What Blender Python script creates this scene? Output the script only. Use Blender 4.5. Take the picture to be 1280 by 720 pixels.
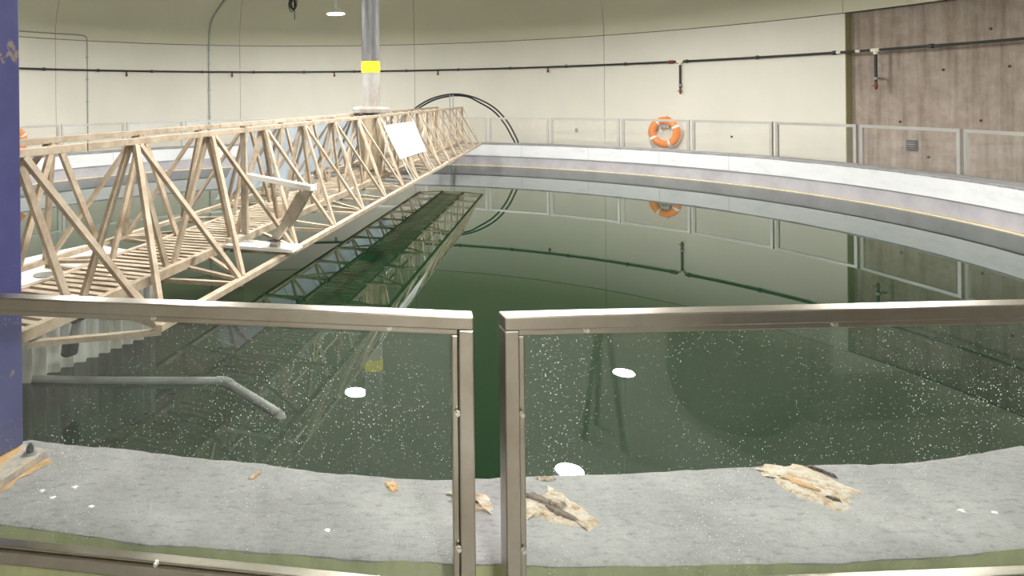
import bpy, math, random
from math import sin, cos, pi, sqrt, radians, degrees, atan2, hypot
from mathutils import Vector, Matrix
random.seed(7)
for o in list(bpy.data.objects): bpy.data.objects.remove(o)
scn = bpy.context.scene
col = scn.collection

# ------------------------------------------------------------ camera, world, exposure
cam = bpy.data.cameras.new('camera'); camo = bpy.data.objects.new('camera', cam); col.objects.link(camo)
cam.sensor_width = 36; cam.lens = 840.5/1280*36
cam.shift_x = (640-387.0)/1280; cam.shift_y = -(360-124.3)/1280
camo.matrix_world = Matrix.Translation((0, 0, 1)) @ Matrix.Rotation(pi/2, 4, 'X') @ Matrix.Rotation(-0.010, 4, 'Z')
cam.clip_start = .02; cam.clip_end = 200
scn.camera = camo
w = bpy.data.worlds.new('world'); scn.world = w; w.use_nodes = True
w.node_tree.nodes['Background'].inputs[0].default_value = (.8, .85, .9, 1)
w.node_tree.nodes['Background'].inputs[1].default_value = .05
scn.view_settings.view_transform = 'Standard'; scn.view_settings.look = 'None'
scn.view_settings.gamma = 1; scn.view_settings.use_curve_mapping = False
scn.view_settings.exposure = 1.0
LAMP_E = 310.0

# ------------------------------------------------------------ constants of the place (metres)
CX, CY = .787, 8.62            # tank centre
R_IN, R_OUT = 6.835, 7.182      # coping
R_W = 8.72                     # round wall
Z_WATER = -.49; Z_FLOOR = -.52; Z_SPRING = 2.373; DOME_H = 3.9
PITCH = 29.45; J0 = 12.55      # wall joints, degrees
R_F, Z_FT = 7.255, .557         # balustrade
PHI = .361
E_ = Vector((sin(PHI), cos(PHI), 0)); N_ = Vector((cos(PHI), -sin(PHI), 0))
A_ = Vector((CX, CY, 0)) + .05*N_
BW, ZO, WD, ZD, WT, ZT, S0, PT = .656, .046, .232, .093, .26, .80, -6.284, .772
def B(s, t, z): return A_ + s*E_ + t*N_ + Vector((0, 0, z))       # bridge frame
def pol(a, r, z):                                                  # degrees clockwise from +Y about the centre
    a = radians(a); return Vector((CX + r*sin(a), CY + r*cos(a), z))

# ------------------------------------------------------------ materials
def mat(name): 
    m = bpy.data.materials.new(name); m.use_nodes = True
    nt = m.node_tree; return m, nt, nt.nodes['Principled BSDF']
def nd(nt, t, **kw):
    n = nt.nodes.new(t)
    for k, v in kw.items():
        if k in n.inputs.keys(): n.inputs[k].default_value = v
        else: setattr(n, k, v)
    return n
def ramp(nt, fac, stops):
    r = nt.nodes.new('ShaderNodeValToRGB'); nt.links.new(fac, r.inputs[0])
    el = r.color_ramp.elements
    while len(el) < len(stops): el.new(.5)
    for e, (p, c) in zip(el, stops): e.position = p; e.color = (*c, 1) if len(c) == 3 else c
    return r
def coords(nt, scale=(1, 1, 1)):
    tc = nd(nt, 'ShaderNodeTexCoord'); mp = nd(nt, 'ShaderNodeMapping'); mp.inputs['Scale'].default_value = scale
    nt.links.new(tc.outputs['Object'], mp.inputs[0]); return mp.outputs[0]
def noise(nt, vec, scale, detail=4, rough=.55):
    n = nd(nt, 'ShaderNodeTexNoise', Scale=scale, Detail=detail, Roughness=rough); nt.links.new(vec, n.inputs['Vector']); return n.outputs[0]
def mixc(nt, fac, a, b, mode='MIX'):
    m = nd(nt, 'ShaderNodeMix', data_type='RGBA', blend_type=mode)
    for s, v in ((0, fac), (6, a), (7, b)):
        if hasattr(v, 'links'): nt.links.new(v, m.inputs[s])
        else: m.inputs[s].default_value = v if s == 0 else (*v, 1)
    return m.outputs[2]
def bump(nt, p, h, strength=.3, dist=.01):
    b = nd(nt, 'ShaderNodeBump', Strength=strength, Distance=dist); nt.links.new(h, b.inputs['Height']); nt.links.new(b.outputs[0], p.inputs['Normal'])
def simple(name, c, rough=.6, metal=0, var=.12, scale=6, bm=0, stretch=(1, 1, 1)):
    m, nt, p = mat(name)
    v = coords(nt, stretch); n = noise(nt, v, scale)
    d = tuple(x*(1-var) for x in c); l = tuple(min(1, x*(1+var)) for x in c)
    r = ramp(nt, n, [(.3, d), (.7, l)]); nt.links.new(r.outputs[0], p.inputs['Base Color'])
    p.inputs['Roughness'].default_value = rough; p.inputs['Metallic'].default_value = metal
    if bm: bump(nt, p, n, bm)
    return m
M = {}
M['wall'] = simple('cream_wall_paint', (.70, .68, .60), .75, var=.035, scale=1.2, stretch=(1, 1, .6))
M['dome'] = simple('dome_paint', (.66, .635, .505), .8, var=.03, scale=1.0)
M['joint'] = simple('dark_joint', (.06, .055, .045), .9)
M['olive'] = simple('olive_edge_paint', (.33, .31, .17), .7, var=.08)
M['floor'] = simple('grey_floor', (.36, .35, .33), .6, var=.1, scale=2)
M['black'] = simple('black_plastic', (.018, .02, .02), .45)
M['rubber'] = simple('black_hose', (.02, .022, .024), .5)
M['grey_metal'] = simple('grey_galvanised', (.36, .37, .37), .45, .6)
M['greypipe'] = simple('grey_plastic_pipe', (.20, .215, .20), .4, var=.15, scale=9)
M['red'] = simple('red_plastic', (.20, .035, .025), .45)
M['cream'] = simple('cream_plastic', (.75, .72, .6), .45)
M['orange'] = simple('orange_shell', (.85, .25, .03), .5, var=.08)
M['white'] = simple('white_plastic', (.85, .85, .84), .5, var=.04)
M['rope'] = simple('white_rope', (.72, .7, .64), .8)
M['yellow'] = simple('yellow_tape', (.85, .68, .01), .5, var=.05)
M['board'] = simple('white_board', (.88, .88, .86), .5, var=.02)
M['ink'] = simple('faint_grey_ink', (.62, .64, .68), .7)
M['bolt'] = simple('bright_bolt', (.62, .61, .56), .3, .9)
M['darkbolt'] = simple('dark_bolt', (.07, .07, .09), .4, .6)
M['lampshell'] = simple('white_lamp_shell', (.75, .75, .76), .4)
M['darkthing'] = simple('dark_grey_plastic', (.03, .035, .04), .5)
M['slate'] = simple('slate_blue_cloth', (.10, .13, .16), .7)

# tank wall paint
m, nt, p = mat('white_band_paint'); v = coords(nt, (1, 1, 3)); n = noise(nt, v, 3, 6, .65)
r = ramp(nt, n, [(.25, (.50, .51, .54)), (.45, (.60, .605, .62)), (.8, (.66, .66, .665))]); nt.links.new(r.outputs[0], p.inputs['Base Color']); p.inputs['Roughness'].default_value = .7; M['whiteband'] = m
m, nt, p = mat('grey_band_concrete'); v = coords(nt, (1, 1, 1)); n = noise(nt, v, 2.2, 6, .6)
r = ramp(nt, n, [(.3, (.30, .29, .31)), (.7, (.42, .41, .43))]); nt.links.new(r.outputs[0], p.inputs['Base Color']); p.inputs['Roughness'].default_value = .7; M['greyband'] = m
M['ochre'] = simple('ochre_weir', (.42, .29, .13), .6, var=.2, scale=20)
M['palelip'] = simple('pale_weir_lip', (.66, .60, .45), .6, var=.15, scale=20)
# coping
m, nt, p = mat('coping_concrete')
v = coords(nt); n1 = noise(nt, v, 3.5, 8, .65); v2 = coords(nt, (1, 2.2, 1)); n2 = noise(nt, v2, 28, 6, .7); n3 = noise(nt, v, 160, 3, .6)
r1 = ramp(nt, n1, [(.3, (.19, .185, .19)), (.5, (.255, .25, .253)), (.72, (.34, .332, .332))])
r2 = ramp(nt, n2, [(.30, (.55, .55, .55)), (.46, (.98, .98, .98)), (.75, (1.12, 1.12, 1.1))])
r3 = ramp(nt, n3, [(.3, (.82, .82, .82)), (.6, (1, 1, 1))])
c = mixc(nt, 1, mixc(nt, 1, r1.outputs[0], r2.outputs[0], 'MULTIPLY'), r3.outputs[0], 'MULTIPLY'); nt.links.new(c, p.inputs['Base Color'])
p.inputs['Roughness'].default_value = .8; bump(nt, p, n2, .5, .004); M['coping'] = m
# green outer face
m, nt, p = mat('green_parapet_paint'); v = coords(nt, (1, 1, .35)); n = noise(nt, v, 14, 6, .6)
r = ramp(nt, n, [(.3, (.20, .23, .11)), (.6, (.30, .32, .17)), (.8, (.40, .36, .2))]); nt.links.new(r.outputs[0], p.inputs['Base Color']); p.inputs['Roughness'].default_value = .6; M['green'] = m
# spalls
m, nt, p = mat('spalled_cream_concrete'); v = coords(nt); n = noise(nt, v, 34, 10, .8)
r = ramp(nt, n, [(.33, (.10, .07, .05)), (.40, (.36, .23, .13)), (.46, (.52, .40, .28)), (.54, (.60, .54, .46)), (.8, (.72, .69, .64))]); nt.links.new(r.outputs[0], p.inputs['Base Color']); p.inputs['Roughness'].default_value = .9; bump(nt, p, n, .8, .01); M['spall'] = m
M['crack'] = simple('dark_crack_concrete', (.13, .095, .07), .9, var=.4, scale=60)
M['rust'] = simple('rust_stain', (.48, .30, .15), .9, var=.35, scale=18)
# board-marked concrete
m, nt, p = mat('board_marked_concrete'); v = coords(nt, (1, 1, .08)); n1 = noise(nt, v, 9, 6, .6); v2 = coords(nt); n2 = noise(nt, v2, 5, 8, .7)
r1 = ramp(nt, n1, [(.3, (.26, .205, .17)), (.5, (.38, .315, .27)), (.75, (.47, .40, .35))]); r2 = ramp(nt, n2, [(.3, (.72, .7, .68)), (.65, (1.05, 1.05, 1.05))])
nt.links.new(mixc(nt, 1, r1.outputs[0], r2.outputs[0], 'MULTIPLY'), p.inputs['Base Color']); p.inputs['Roughness'].default_value = .9; bump(nt, p, n1, .5, .02); M['concrete'] = m
# wood
def wood(name, a, b, c):
    m, nt, p = mat(name); v = coords(nt, (1, 1, 1)); n = noise(nt, v, 9, 8, .7); oi = nd(nt, 'ShaderNodeObjectInfo')
    r = ramp(nt, n, [(.28, a), (.5, b), (.75, c)])
    r2 = ramp(nt, oi.outputs['Random'], [(0, (.80, .78, .74)), (1, (1.08, 1.06, 1.04))])
    nt.links.new(mixc(nt, 1, r.outputs[0], r2.outputs[0], 'MULTIPLY'), p.inputs['Base Color']); p.inputs['Roughness'].default_value = .75; bump(nt, p, n, .25, .004); return m
M['wood'] = wood('bridge_timber', (.27, .205, .14), (.44, .36, .27), (.58, .50, .405))
M['greywood'] = wood('weathered_timber', (.30, .255, .20), (.46, .41, .34), (.58, .53, .46))
M['ply'] = wood('plywood_casing', (.30, .24, .16), (.42, .34, .24), (.48, .41, .31))
# stainless
m, nt, p = mat('brushed_stainless'); v = coords(nt, (1, 1, 1)); n = noise(nt, v, 7, 6, .65)
r = ramp(nt, n, [(.3, (.34, .30, .245)), (.7, (.45, .42, .37))]); nt.links.new(r.outputs[0], p.inputs['Base Color']); p.inputs['Metallic'].default_value = 1
rr = ramp(nt, n, [(.3, (.33,)*3), (.7, (.28,)*3)]); nt.links.new(rr.outputs[0], p.inputs['Roughness']); M['steel'] = m
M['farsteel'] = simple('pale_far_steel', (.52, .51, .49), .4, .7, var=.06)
# blue column
m, nt, p = mat('chipped_blue_paint'); v = coords(nt); n = noise(nt, v, 11, 8, .7); n2 = noise(nt, v, 4, 6, .6)
r = ramp(nt, n, [(.62, (.062, .066, .21)), (.645, (.22, .19, .2)), (.70, (.34, .22, .10))]); r2 = ramp(nt, n2, [(.3, (.7, .7, .72)), (.7, (1.25, 1.2, 1.15))])
nt.links.new(mixc(nt, 1, r.outputs[0], r2.outputs[0], 'MULTIPLY'), p.inputs['Base Color']); p.inputs['Roughness'].default_value = .45; M['blue'] = m
m, nt, p = mat('rusty_plate'); v = coords(nt); n = noise(nt, v, 13, 8, .65)
r = ramp(nt, n, [(.3, (.10, .08, .08)), (.45, (.30, .27, .26)), (.55, (.46, .40, .34)), (.65, (.60, .33, .11)), (.8, (.65, .42, .2))]); nt.links.new(r.outputs[0], p.inputs['Base Color']); p.inputs['Roughness'].default_value = .8; M['rustplate'] = m
# centre column
m, nt, p = mat('stained_steel_column'); v = coords(nt, (1, 1, .12)); n = noise(nt, v, 9, 6, .65); 
r = ramp(nt, n, [(.3, (.045, .045, .05)), (.5, (.11, .108, .108)), (.7, (.22, .215, .21))]); nt.links.new(r.outputs[0], p.inputs['Base Color']); p.inputs['Roughness'].default_value = .5; M['column'] = m
m, nt, p = mat('limed_column_foot'); v = coords(nt, (1, 1, .4)); n = noise(nt, v, 7, 6, .65)
r = ramp(nt, n, [(.3, (.25, .19, .13)), (.5, (.33, .315, .295)), (.75, (.41, .40, .39))]); nt.links.new(r.outputs[0], p.inputs['Base Color']); p.inputs['Roughness'].default_value = .75; M['colfoot'] = m
# float tank
m, nt, p = mat('grimy_white_corrugated'); v = coords(nt, (1, 1, .3)); n = noise(nt, v, 8, 6, .65); 
r = ramp(nt, n, [(.3, (.42, .42, .36)), (.5, (.66, .67, .62)), (.75, (.82, .83, .80))])
tc = nd(nt, 'ShaderNodeTexCoord'); sx = nd(nt, 'ShaderNodeSeparateXYZ'); nt.links.new(tc.outputs['Object'], sx.inputs[0])
mr = nd(nt, 'ShaderNodeMapRange'); nt.links.new(sx.outputs[2], mr.inputs[0]); mr.inputs[1].default_value = -.38; mr.inputs[2].default_value = -.50
mm = nd(nt, 'ShaderNodeMath', operation='MULTIPLY'); nt.links.new(mr.outputs[0], mm.inputs[0]); nt.links.new(n, mm.inputs[1])
nt.links.new(mixc(nt, mm.outputs[0], r.outputs[0], (.30, .24, .07)), p.inputs['Base Color']); p.inputs['Roughness'].default_value = .5; M['corrug'] = m
# sheets
m, nt, p = mat('translucent_white_sheet'); p.inputs['Base Color'].default_value = (.74, .80, .86, 1); p.inputs['Roughness'].default_value = .35
tr = nd(nt, 'ShaderNodeBsdfTranslucent'); tr.inputs[0].default_value = (.74, .80, .86, 1); mx = nd(nt, 'ShaderNodeMixShader'); mx.inputs[0].default_value = .45
nt.links.new(p.outputs[0], mx.inputs[1]); nt.links.new(tr.outputs[0], mx.inputs[2]); nt.links.new(mx.outputs[0], nt.nodes['Material Output'].inputs[0]); M['sheet'] = m
# water
m, nt, p = mat('green_water'); p.inputs['Base Color'].default_value = (.0065, .021, .0088, 1); p.inputs['Roughness'].default_value = .0; p.inputs['IOR'].default_value = 1.33; M['water'] = m
# glass
def glass(name, haze, specks, tint=(.955, .975, .96, 1)):
    m, nt, p = mat(name); nt.nodes.remove(p); out = nt.nodes['Material Output']
    tr = nd(nt, 'ShaderNodeBsdfTransparent'); tr.inputs[0].default_value = tint
    gl = nd(nt, 'ShaderNodeBsdfGlossy', Roughness=0.0)
    lw = nd(nt, 'ShaderNodeLayerWeight', Blend=.5); pw = nd(nt, 'ShaderNodeMath', operation='POWER'); nt.links.new(lw.outputs['Facing'], pw.inputs[0]); pw.inputs[1].default_value = 5
    ma = nd(nt, 'ShaderNodeMath', operation='MULTIPLY_ADD'); nt.links.new(pw.outputs[0], ma.inputs[0]); ma.inputs[1].default_value = .95; ma.inputs[2].default_value = .042
    mx = nd(nt, 'ShaderNodeMixShader'); nt.links.new(ma.outputs[0], mx.inputs[0]); nt.links.new(tr.outputs[0], mx.inputs[1]); nt.links.new(gl.outputs[0], mx.inputs[2])
    df = nd(nt, 'ShaderNodeBsdfDiffuse'); df.inputs[0].default_value = (.8, .8, .78, 1)
    v = coords(nt); n = noise(nt, v, 5, 8, .7); hz = ramp(nt, n, [(.35, (haze*.35,)*3), (.75, (haze,)*3)])
    fac = hz.outputs[0]
    if specks:
        vo = nd(nt, 'ShaderNodeTexVoronoi', Scale=190.0); nt.links.new(v, vo.inputs['Vector'])
        n2 = noise(nt, v, 3.0, 3, .6)
        thr = nd(nt, 'ShaderNodeMapRange'); nt.links.new(n2, thr.inputs[0]); thr.inputs[1].default_value = .35; thr.inputs[2].default_value = .7; thr.inputs[3].default_value = .08; thr.inputs[4].default_value = .34
        sx = nd(nt, 'ShaderNodeSeparateColor'); nt.links.new(vo.outputs['Color'], sx.inputs[0])
        mu = nd(nt, 'ShaderNodeMath', operation='MULTIPLY'); nt.links.new(thr.outputs[0], mu.inputs[0]); nt.links.new(sx.outputs[0], mu.inputs[1])
        lt = nd(nt, 'ShaderNodeMath', operation='LESS_THAN'); nt.links.new(vo.outputs['Distance'], lt.inputs[0]); nt.links.new(mu.outputs[0], lt.inputs[1])
        s2 = nd(nt, 'ShaderNodeMath', operation='MULTIPLY'); nt.links.new(lt.outputs[0], s2.inputs[0]); nt.links.new(sx.outputs[1], s2.inputs[1])
        # short wiping scratches
        vs = coords(nt, (4, 4, 60)); n4 = noise(nt, vs, 3.0, 4, .6); sc = ramp(nt, n4, [(.70, (0, 0, 0)), (.73, (.22, .22, .22)), (.76, (0, 0, 0))])
        a1 = nd(nt, 'ShaderNodeMath', operation='MAXIMUM'); nt.links.new(hz.outputs[0], a1.inputs[0]); nt.links.new(s2.outputs[0], a1.inputs[1])
        a2 = nd(nt, 'ShaderNodeMath', operation='MAXIMUM'); nt.links.new(a1.outputs[0], a2.inputs[0]); nt.links.new(sc.outputs[0], a2.inputs[1]); fac = a2.outputs[0]
    m2 = nd(nt, 'ShaderNodeMixShader'); nt.links.new(fac, m2.inputs[0]); nt.links.new(mx.outputs[0], m2.inputs[1]); nt.links.new(df.outputs[0], m2.inputs[2])
    nt.links.new(m2.outputs[0], out.inputs[0]); return m
M['glass'] = glass('dusty_glass', .028, True)
M['glassfar'] = glass('hazy_glass', .03, False, (.995, .995, .99, 1))
m, nt, p = mat('lamp_lens'); nt.nodes.remove(p); em = nd(nt, 'ShaderNodeEmission', Strength=LAMP_E); em.inputs[0].default_value = (1, .985, .95, 1)
nt.links.new(em.outputs[0], nt.nodes['Material Output'].inputs[0]); M['lens'] = m

# ------------------------------------------------------------ mesh helpers
class MB:
    def __init__(s): s.v = []; s.f = []
    def add(s, vs, fs):
        o = len(s.v); s.v += [Vector(x) for x in vs]; s.f += [tuple(i+o for i in f) for f in fs]; return s
    def hexa(s, p):   # 8 corners: bottom loop 0-3, top loop 4-7
        return s.add(p, [(0, 3, 2, 1), (4, 5, 6, 7), (0, 1, 5, 4), (1, 2, 6, 5), (2, 3, 7, 6), (3, 0, 4, 7)])
    def box(s, c, size, X=Vector((1, 0, 0)), Y=None, Z=Vector((0, 0, 1))):
        c = Vector(c); X = Vector(X).normalized(); Z = Vector(Z).normalized(); Y = Vector(Y).normalized() if Y is not None else Z.cross(X).normalized()
        a, b, d = size[0]/2*X, size[1]/2*Y, size[2]/2*Z
        return s.hexa([c-a-b-d, c+a-b-d, c+a+b-d, c-a+b-d, c-a-b+d, c+a-b+d, c+a+b+d, c-a+b+d])
    def bar(s, p, q, w, h, up=Vector((0, 0, 1))):  # w across, h along up
        p, q = Vector(p), Vector(q); d = (q-p); L = d.length; d.normalize()
        x = d.cross(up)
        if x.length < 1e-4: x = d.cross(Vector((1, 0, 0)))
        x.normalize(); u = x.cross(d).normalized()
        return s.box((p+q)/2, (L, w, h), d, x, u)
    def tube(s, pts, r, n=8, closed=False, caps=True):
        pts = [Vector(p) for p in pts]; k = len(pts); o = len(s.v); prev = None
        for i, p in enumerate(pts):
            a = pts[(i-1) % k] if (closed or i > 0) else p; b = pts[(i+1) % k] if (closed or i < k-1) else p
            d = (b-a).normalized()
            x = prev - d*prev.dot(d) if prev is not None else d.orthogonal()
            if x.length < 1e-5: x = d.orthogonal()
            x.normalize(); prev = x; y = d.cross(x)
            rr = r[i] if isinstance(r, (list, tuple)) else r
            for j in range(n): s.v.append(p + rr*(cos(2*pi*j/n)*x + sin(2*pi*j/n)*y))
        for i in range(k if closed else k-1):
            for j in range(n):
                a = o+i*n+j; b = o+i*n+(j+1) % n; c = o+((i+1) % k)*n+(j+1) % n; d = o+((i+1) % k)*n+j; s.f.append((a, b, c, d))
        if caps and not closed:
            s.f.append(tuple(o+j for j in range(n))[::-1]); s.f.append(tuple(o+(k-1)*n+j for j in range(n)))
        return s
    def lathe(s, prof, c=(0, 0, 0), n=24, axis=Vector((0, 0, 1)), caps=True):  # prof [(r, h)]
        c = Vector(c); axis = Vector(axis).normalized(); x = axis.orthogonal().normalized(); y = axis.cross(x); o = len(s.v)
        for r, h in prof:
            for j in range(n): s.v.append(c + axis*h + r*(cos(2*pi*j/n)*x + sin(2*pi*j/n)*y))
        for i in range(len(prof)-1):
            for j in range(n): s.f.append((o+i*n+j, o+i*n+(j+1) % n, o+(i+1)*n+(j+1) % n, o+(i+1)*n+j))
        if caps:
            s.f.append(tuple(o+j for j in range(n))[::-1]); s.f.append(tuple(o+(len(prof)-1)*n+j for j in range(n)))
        return s
    def sweep(s, prof, a0, a1, n, closed_prof=True, cap=True, jit=0):  # prof [(r, z)] swept about the tank centre between angles
        full = abs(a1-a0) >= 359.99; o = len(s.v); k = len(prof); m_ = n if full else n+1
        for i in range(m_):
            a = a0+(a1-a0)*i/n
            for r, z in prof: s.v.append(pol(a, r, z))
        for i in range(n):
            i2 = (i+1) % m_
            for j in range(k if closed_prof else k-1):
                j2 = (j+1) % k; s.f.append((o+i*k+j, o+i*k+j2, o+i2*k+j2, o+i2*k+j))
        if cap and closed_prof and not full:
            s.f.append(tuple(o+j for j in range(k))[::-1]); s.f.append(tuple(o+n*k+j for j in range(k)))
        return s
    def build(s, name, m, parent=None, smooth=False, bevel=0, flat_angle=None):
        org = wloc(parent) if parent else Vector((0, 0, 0))
        me = bpy.data.meshes.new(name); me.from_pydata([tuple(v-org) for v in s.v], [], s.f); me.update()
        import bmesh
        bm = bmesh.new(); bm.from_mesh(me); bmesh.ops.recalc_face_normals(bm, faces=bm.faces); bm.to_mesh(me); bm.free()
        me.materials.append(M[m] if isinstance(m, str) else m)
        if smooth:
            for p_ in me.polygons: p_.use_smooth = True
            try: me.set_sharp_from_angle(angle=radians(flat_angle or 40))
            except Exception: pass
        o = bpy.data.objects.new(name, me); col.objects.link(o)
        if parent: o.parent = parent
        if bevel:
            b = o.modifiers.new('bevel', 'BEVEL'); b.width = bevel; b.segments = 2; b.limit_method = 'ANGLE'
        return o
def wloc(o):
    v = Vector((0, 0, 0))
    while o: v += o.location; o = o.parent
    return v
def tag(o, label, cat, group=None, kind=None):
    o['label'] = label; o['category'] = cat
    if group: o['group'] = group
    if kind: o['kind'] = kind
    return o
def struct(o, label=None):
    o['kind'] = 'structure'
    if label: o['label'] = label
    return o
def empty(name, loc, label, cat, group=None):
    o = bpy.data.objects.new(name, None); o.empty_display_size = .1; col.objects.link(o); o.location = Vector(loc); return tag(o, label, cat, group)
def inst(me, name, parent, loc, rot=None):
    o = bpy.data.objects.new(name, me); col.objects.link(o); o.parent = parent; o.location = Vector(loc)-wloc(parent)
    if rot: o.rotation_euler = rot
    return o

# ------------------------------------------------------------ structure
CW_OPEN0, CW_OPEN1 = 150, 215
# floor
fl = MB()
fl.add([(-11, -4.2, Z_FLOOR), (12, -4.2, Z_FLOOR), (12, 19, Z_FLOOR), (-11, 19, Z_FLOOR), (-11, -4.2, Z_FLOOR-.1), (12, -4.2, Z_FLOOR-.1), (12, 19, Z_FLOOR-.1), (-11, 19, Z_FLOOR-.1)],
       [])
fo = MB().sweep([(7.0, Z_FLOOR), (9.2, Z_FLOOR), (9.2, Z_FLOOR-.1), (7.0, Z_FLOOR-.1)], 0, 360, 120).build('floor', 'floor'); struct(fo, 'grey walkway floor around the tank')
# lobby behind the camera
arc = [pol(CW_OPEN0+(CW_OPEN1-CW_OPEN0)*i/24, 9.15, 0) for i in range(25)]
rect = [(-4.6, -3.5), (5.6, -3.5)]
loop = [(p.x, p.y) for p in arc] + [(-4.75, 1.6), (-4.75, -3.5), (5.75, -3.5), (5.75, 1.6)]
k = len(loop)
fo2 = MB().add([(x, y, Z_FLOOR-.0005) for x, y in loop]+[(x, y, Z_FLOOR-.1) for x, y in loop], [tuple(range(k))[::-1], tuple(range(k, 2*k))]+[(i, (i+1) % k, k+(i+1) % k, k+i) for i in range(k)]).build('floor', 'floor'); struct(fo2, 'grey lobby floor behind the viewer')
loop2 = [(pol(CW_OPEN0+(CW_OPEN1-CW_OPEN0)*i/24, R_W, 0).x, pol(CW_OPEN0+(CW_OPEN1-CW_OPEN0)*i/24, R_W, 0).y) for i in range(25)] + [(-4.75, 1.6), (-4.75, -3.5), (5.75, -3.5), (5.75, 1.6)]
c2 = MB().add([(x, y, Z_SPRING+.001) for x, y in loop2]+[(x, y, Z_SPRING+.12) for x, y in loop2], [tuple(range(k)), tuple(range(k, 2*k))[::-1]]+[(i, (i+1) % k, k+(i+1) % k, k+i) for i in range(k)]).build('ceiling', 'dome'); struct(c2, 'lobby ceiling')
for nm, c, sz in (('wall_back', (.5, -3.55, .93), (10.5, .1, 2.9)), ('wall_left', (-4.7, -.95, .93), (.1, 5.1, 2.9)), ('wall_right', (5.7, -1.2, .93), (.1, 4.6, 2.9))):
    struct(MB().box(c, sz).build(nm, 'wall'), 'lobby wall behind the viewer')

# round wall: dark backing with separate precast panels in front, joints open between them
joints = [J0+PITCH*i for i in range(-5, 8)]
wr = MB().sweep([(R_W+.03, Z_FLOOR), (R_W+.03, Z_SPRING+.05), (R_W+.06, Z_SPRING+.05), (R_W+.06, Z_FLOOR)], CW_OPEN1-360, 71.62, 160).build('wall_round', 'joint'); struct(wr, 'cream curved wall of tall precast panels')
def wall_panel(a0, a1, parent):
    g = .06
    return MB().sweep([(R_W, Z_FLOOR), (R_W, Z_SPRING-.008), (R_W+.028, Z_SPRING-.008), (R_W+.028, Z_FLOOR)], a0+g/2, a1-g/2, 24).build('wall_panel', 'wall', parent, True, flat_angle=30)
edges = [CW_OPEN1-360] + [j for j in joints if CW_OPEN1-360+1 < j < 71] + [71.64]
for a0, a1 in zip(edges[:-1], edges[1:]): wall_panel(a0, a1, wr)
# olive return of the last panel, then the recessed board-marked concrete
o = MB().sweep([(R_W+.001, Z_FLOOR), (R_W+.001, Z_SPRING-.009), (R_W+.2, Z_SPRING-.009), (R_W+.2, Z_FLOOR)], 71.61, 71.70, 2).build('trim_1', 'olive'); struct(o, 'olive painted end of the cream wall')
cw = MB().sweep([(R_W+.14, Z_FLOOR), (R_W+.14, Z_SPRING+.05), (R_W+.3, Z_SPRING+.05), (R_W+.3, Z_FLOOR)], 71.7, 101.1, 40).build('wall_concrete', 'concrete', smooth=True, flat_angle=30); struct(cw, 'brown board-marked concrete wall recessed beside the cream wall')
# tie holes on the concrete
for az in ((76.4, .55), (80.4, 1.35), (86, 1.36), (83.6, .6), (74.1, 1.2), (88, .62), (79, .02), (84.5, 1.9)):
    MB().lathe([(.022, 0), (.022, .004)], pol(az[0], R_W+.139, az[1]), 10, pol(az[0], -1, 0)-pol(az[0], 0, 0)).build('tie_hole', 'joint', cw)
# remaining right wall up to the lobby opening
wr2 = MB().sweep([(R_W+.03, Z_FLOOR), (R_W+.03, Z_SPRING+.05), (R_W+.06, Z_SPRING+.05), (R_W+.06, Z_FLOOR)], 101.1, CW_OPEN0, 50).build('wall_round', 'joint'); struct(wr2, 'cream curved wall right of the concrete')
for a0, a1 in ((101.1, 130.5), (130.5, CW_OPEN0)): wall_panel(a0, a1, wr2)

# dome: dark backing shell with separate gore panels
def dprof(off, t0=0.0, t1=1.0, n=22):
    out = []
    for i in range(n+1):
        th = (t0+(t1-t0)*i/n)*pi/2
        out.append(((R_W+off)*cos(th), Z_SPRING+(DOME_H+off)*sin(th)))
    return out
dz = MB(); pr = dprof(.04, 0, .985); dz.sweep(pr, 0, 360, 96, closed_prof=False); 
dome = dz.build('ceiling', 'joint', None, True); struct(dome, 'domed ceiling of cream panels')
dm = dome.modifiers.new('thickness', 'SOLIDIFY'); dm.thickness = .05; dm.offset = 1
djoints = [J0+PITCH*i for i in range(-5, 8)]; djoints = [j for j in djoints if j < J0-5*PITCH+359-15]
for a0, a1 in zip(djoints, djoints[1:]+[djoints[0]+360]):
    p1 = dprof(0, .001, .97); p2 = dprof(.028, .001, .97)[::-1]
    MB().sweep(p1+p2, a0+.03, a1-.03, 16).build('dome_panel', 'dome', dome, True, flat_angle=30)
MB().lathe([(.55, 0), (.55, .06)], (CX, CY, Z_SPRING+DOME_H-.06), 32).build('crown_disc', 'dome', dome)

# ------------------------------------------------------------ tank
NSEG = 1440
rnd = random.Random(3)
def jitter_ring(n, amp, corr):
    a = [rnd.uniform(-1, 1) for _ in range(n)]; out = []
    for i in range(n): out.append(amp*(sum(a[(i+j) % n] for j in range(-corr, corr+1))/(2*corr+1)*1.6 + .45*a[i]))
    return out
ji, jo = jitter_ring(NSEG, .006, 3), jitter_ring(NSEG, .006, 2)
NEAR = [(169.55, 6.8169), (171.13, 6.8341), (172.57, 6.8419), (174.81, 6.8276), (176.81, 6.8218), (178.75, 6.8262), (180.58, 6.8363), (182.08, 6.8502), (182.54, 6.8536), (183.55, 6.8673), (185.01, 6.8622), (186.37, 6.8535), (187.95, 6.8296), (189.68, 6.8205), (191.17, 6.8143), (192.68, 6.8118), (193.98, 6.8118)]
def near_r(a):
    if a <= NEAR[0][0] or a >= NEAR[-1][0]: return R_IN
    for (a0, r0), (a1, r1) in zip(NEAR[:-1], NEAR[1:]):
        if a0 <= a <= a1: return r0+(r1-r0)*(a-a0)/(a1-a0)
cp = MB(); rad = [0, .02, .25, .5, .75, .97, 1]
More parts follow.
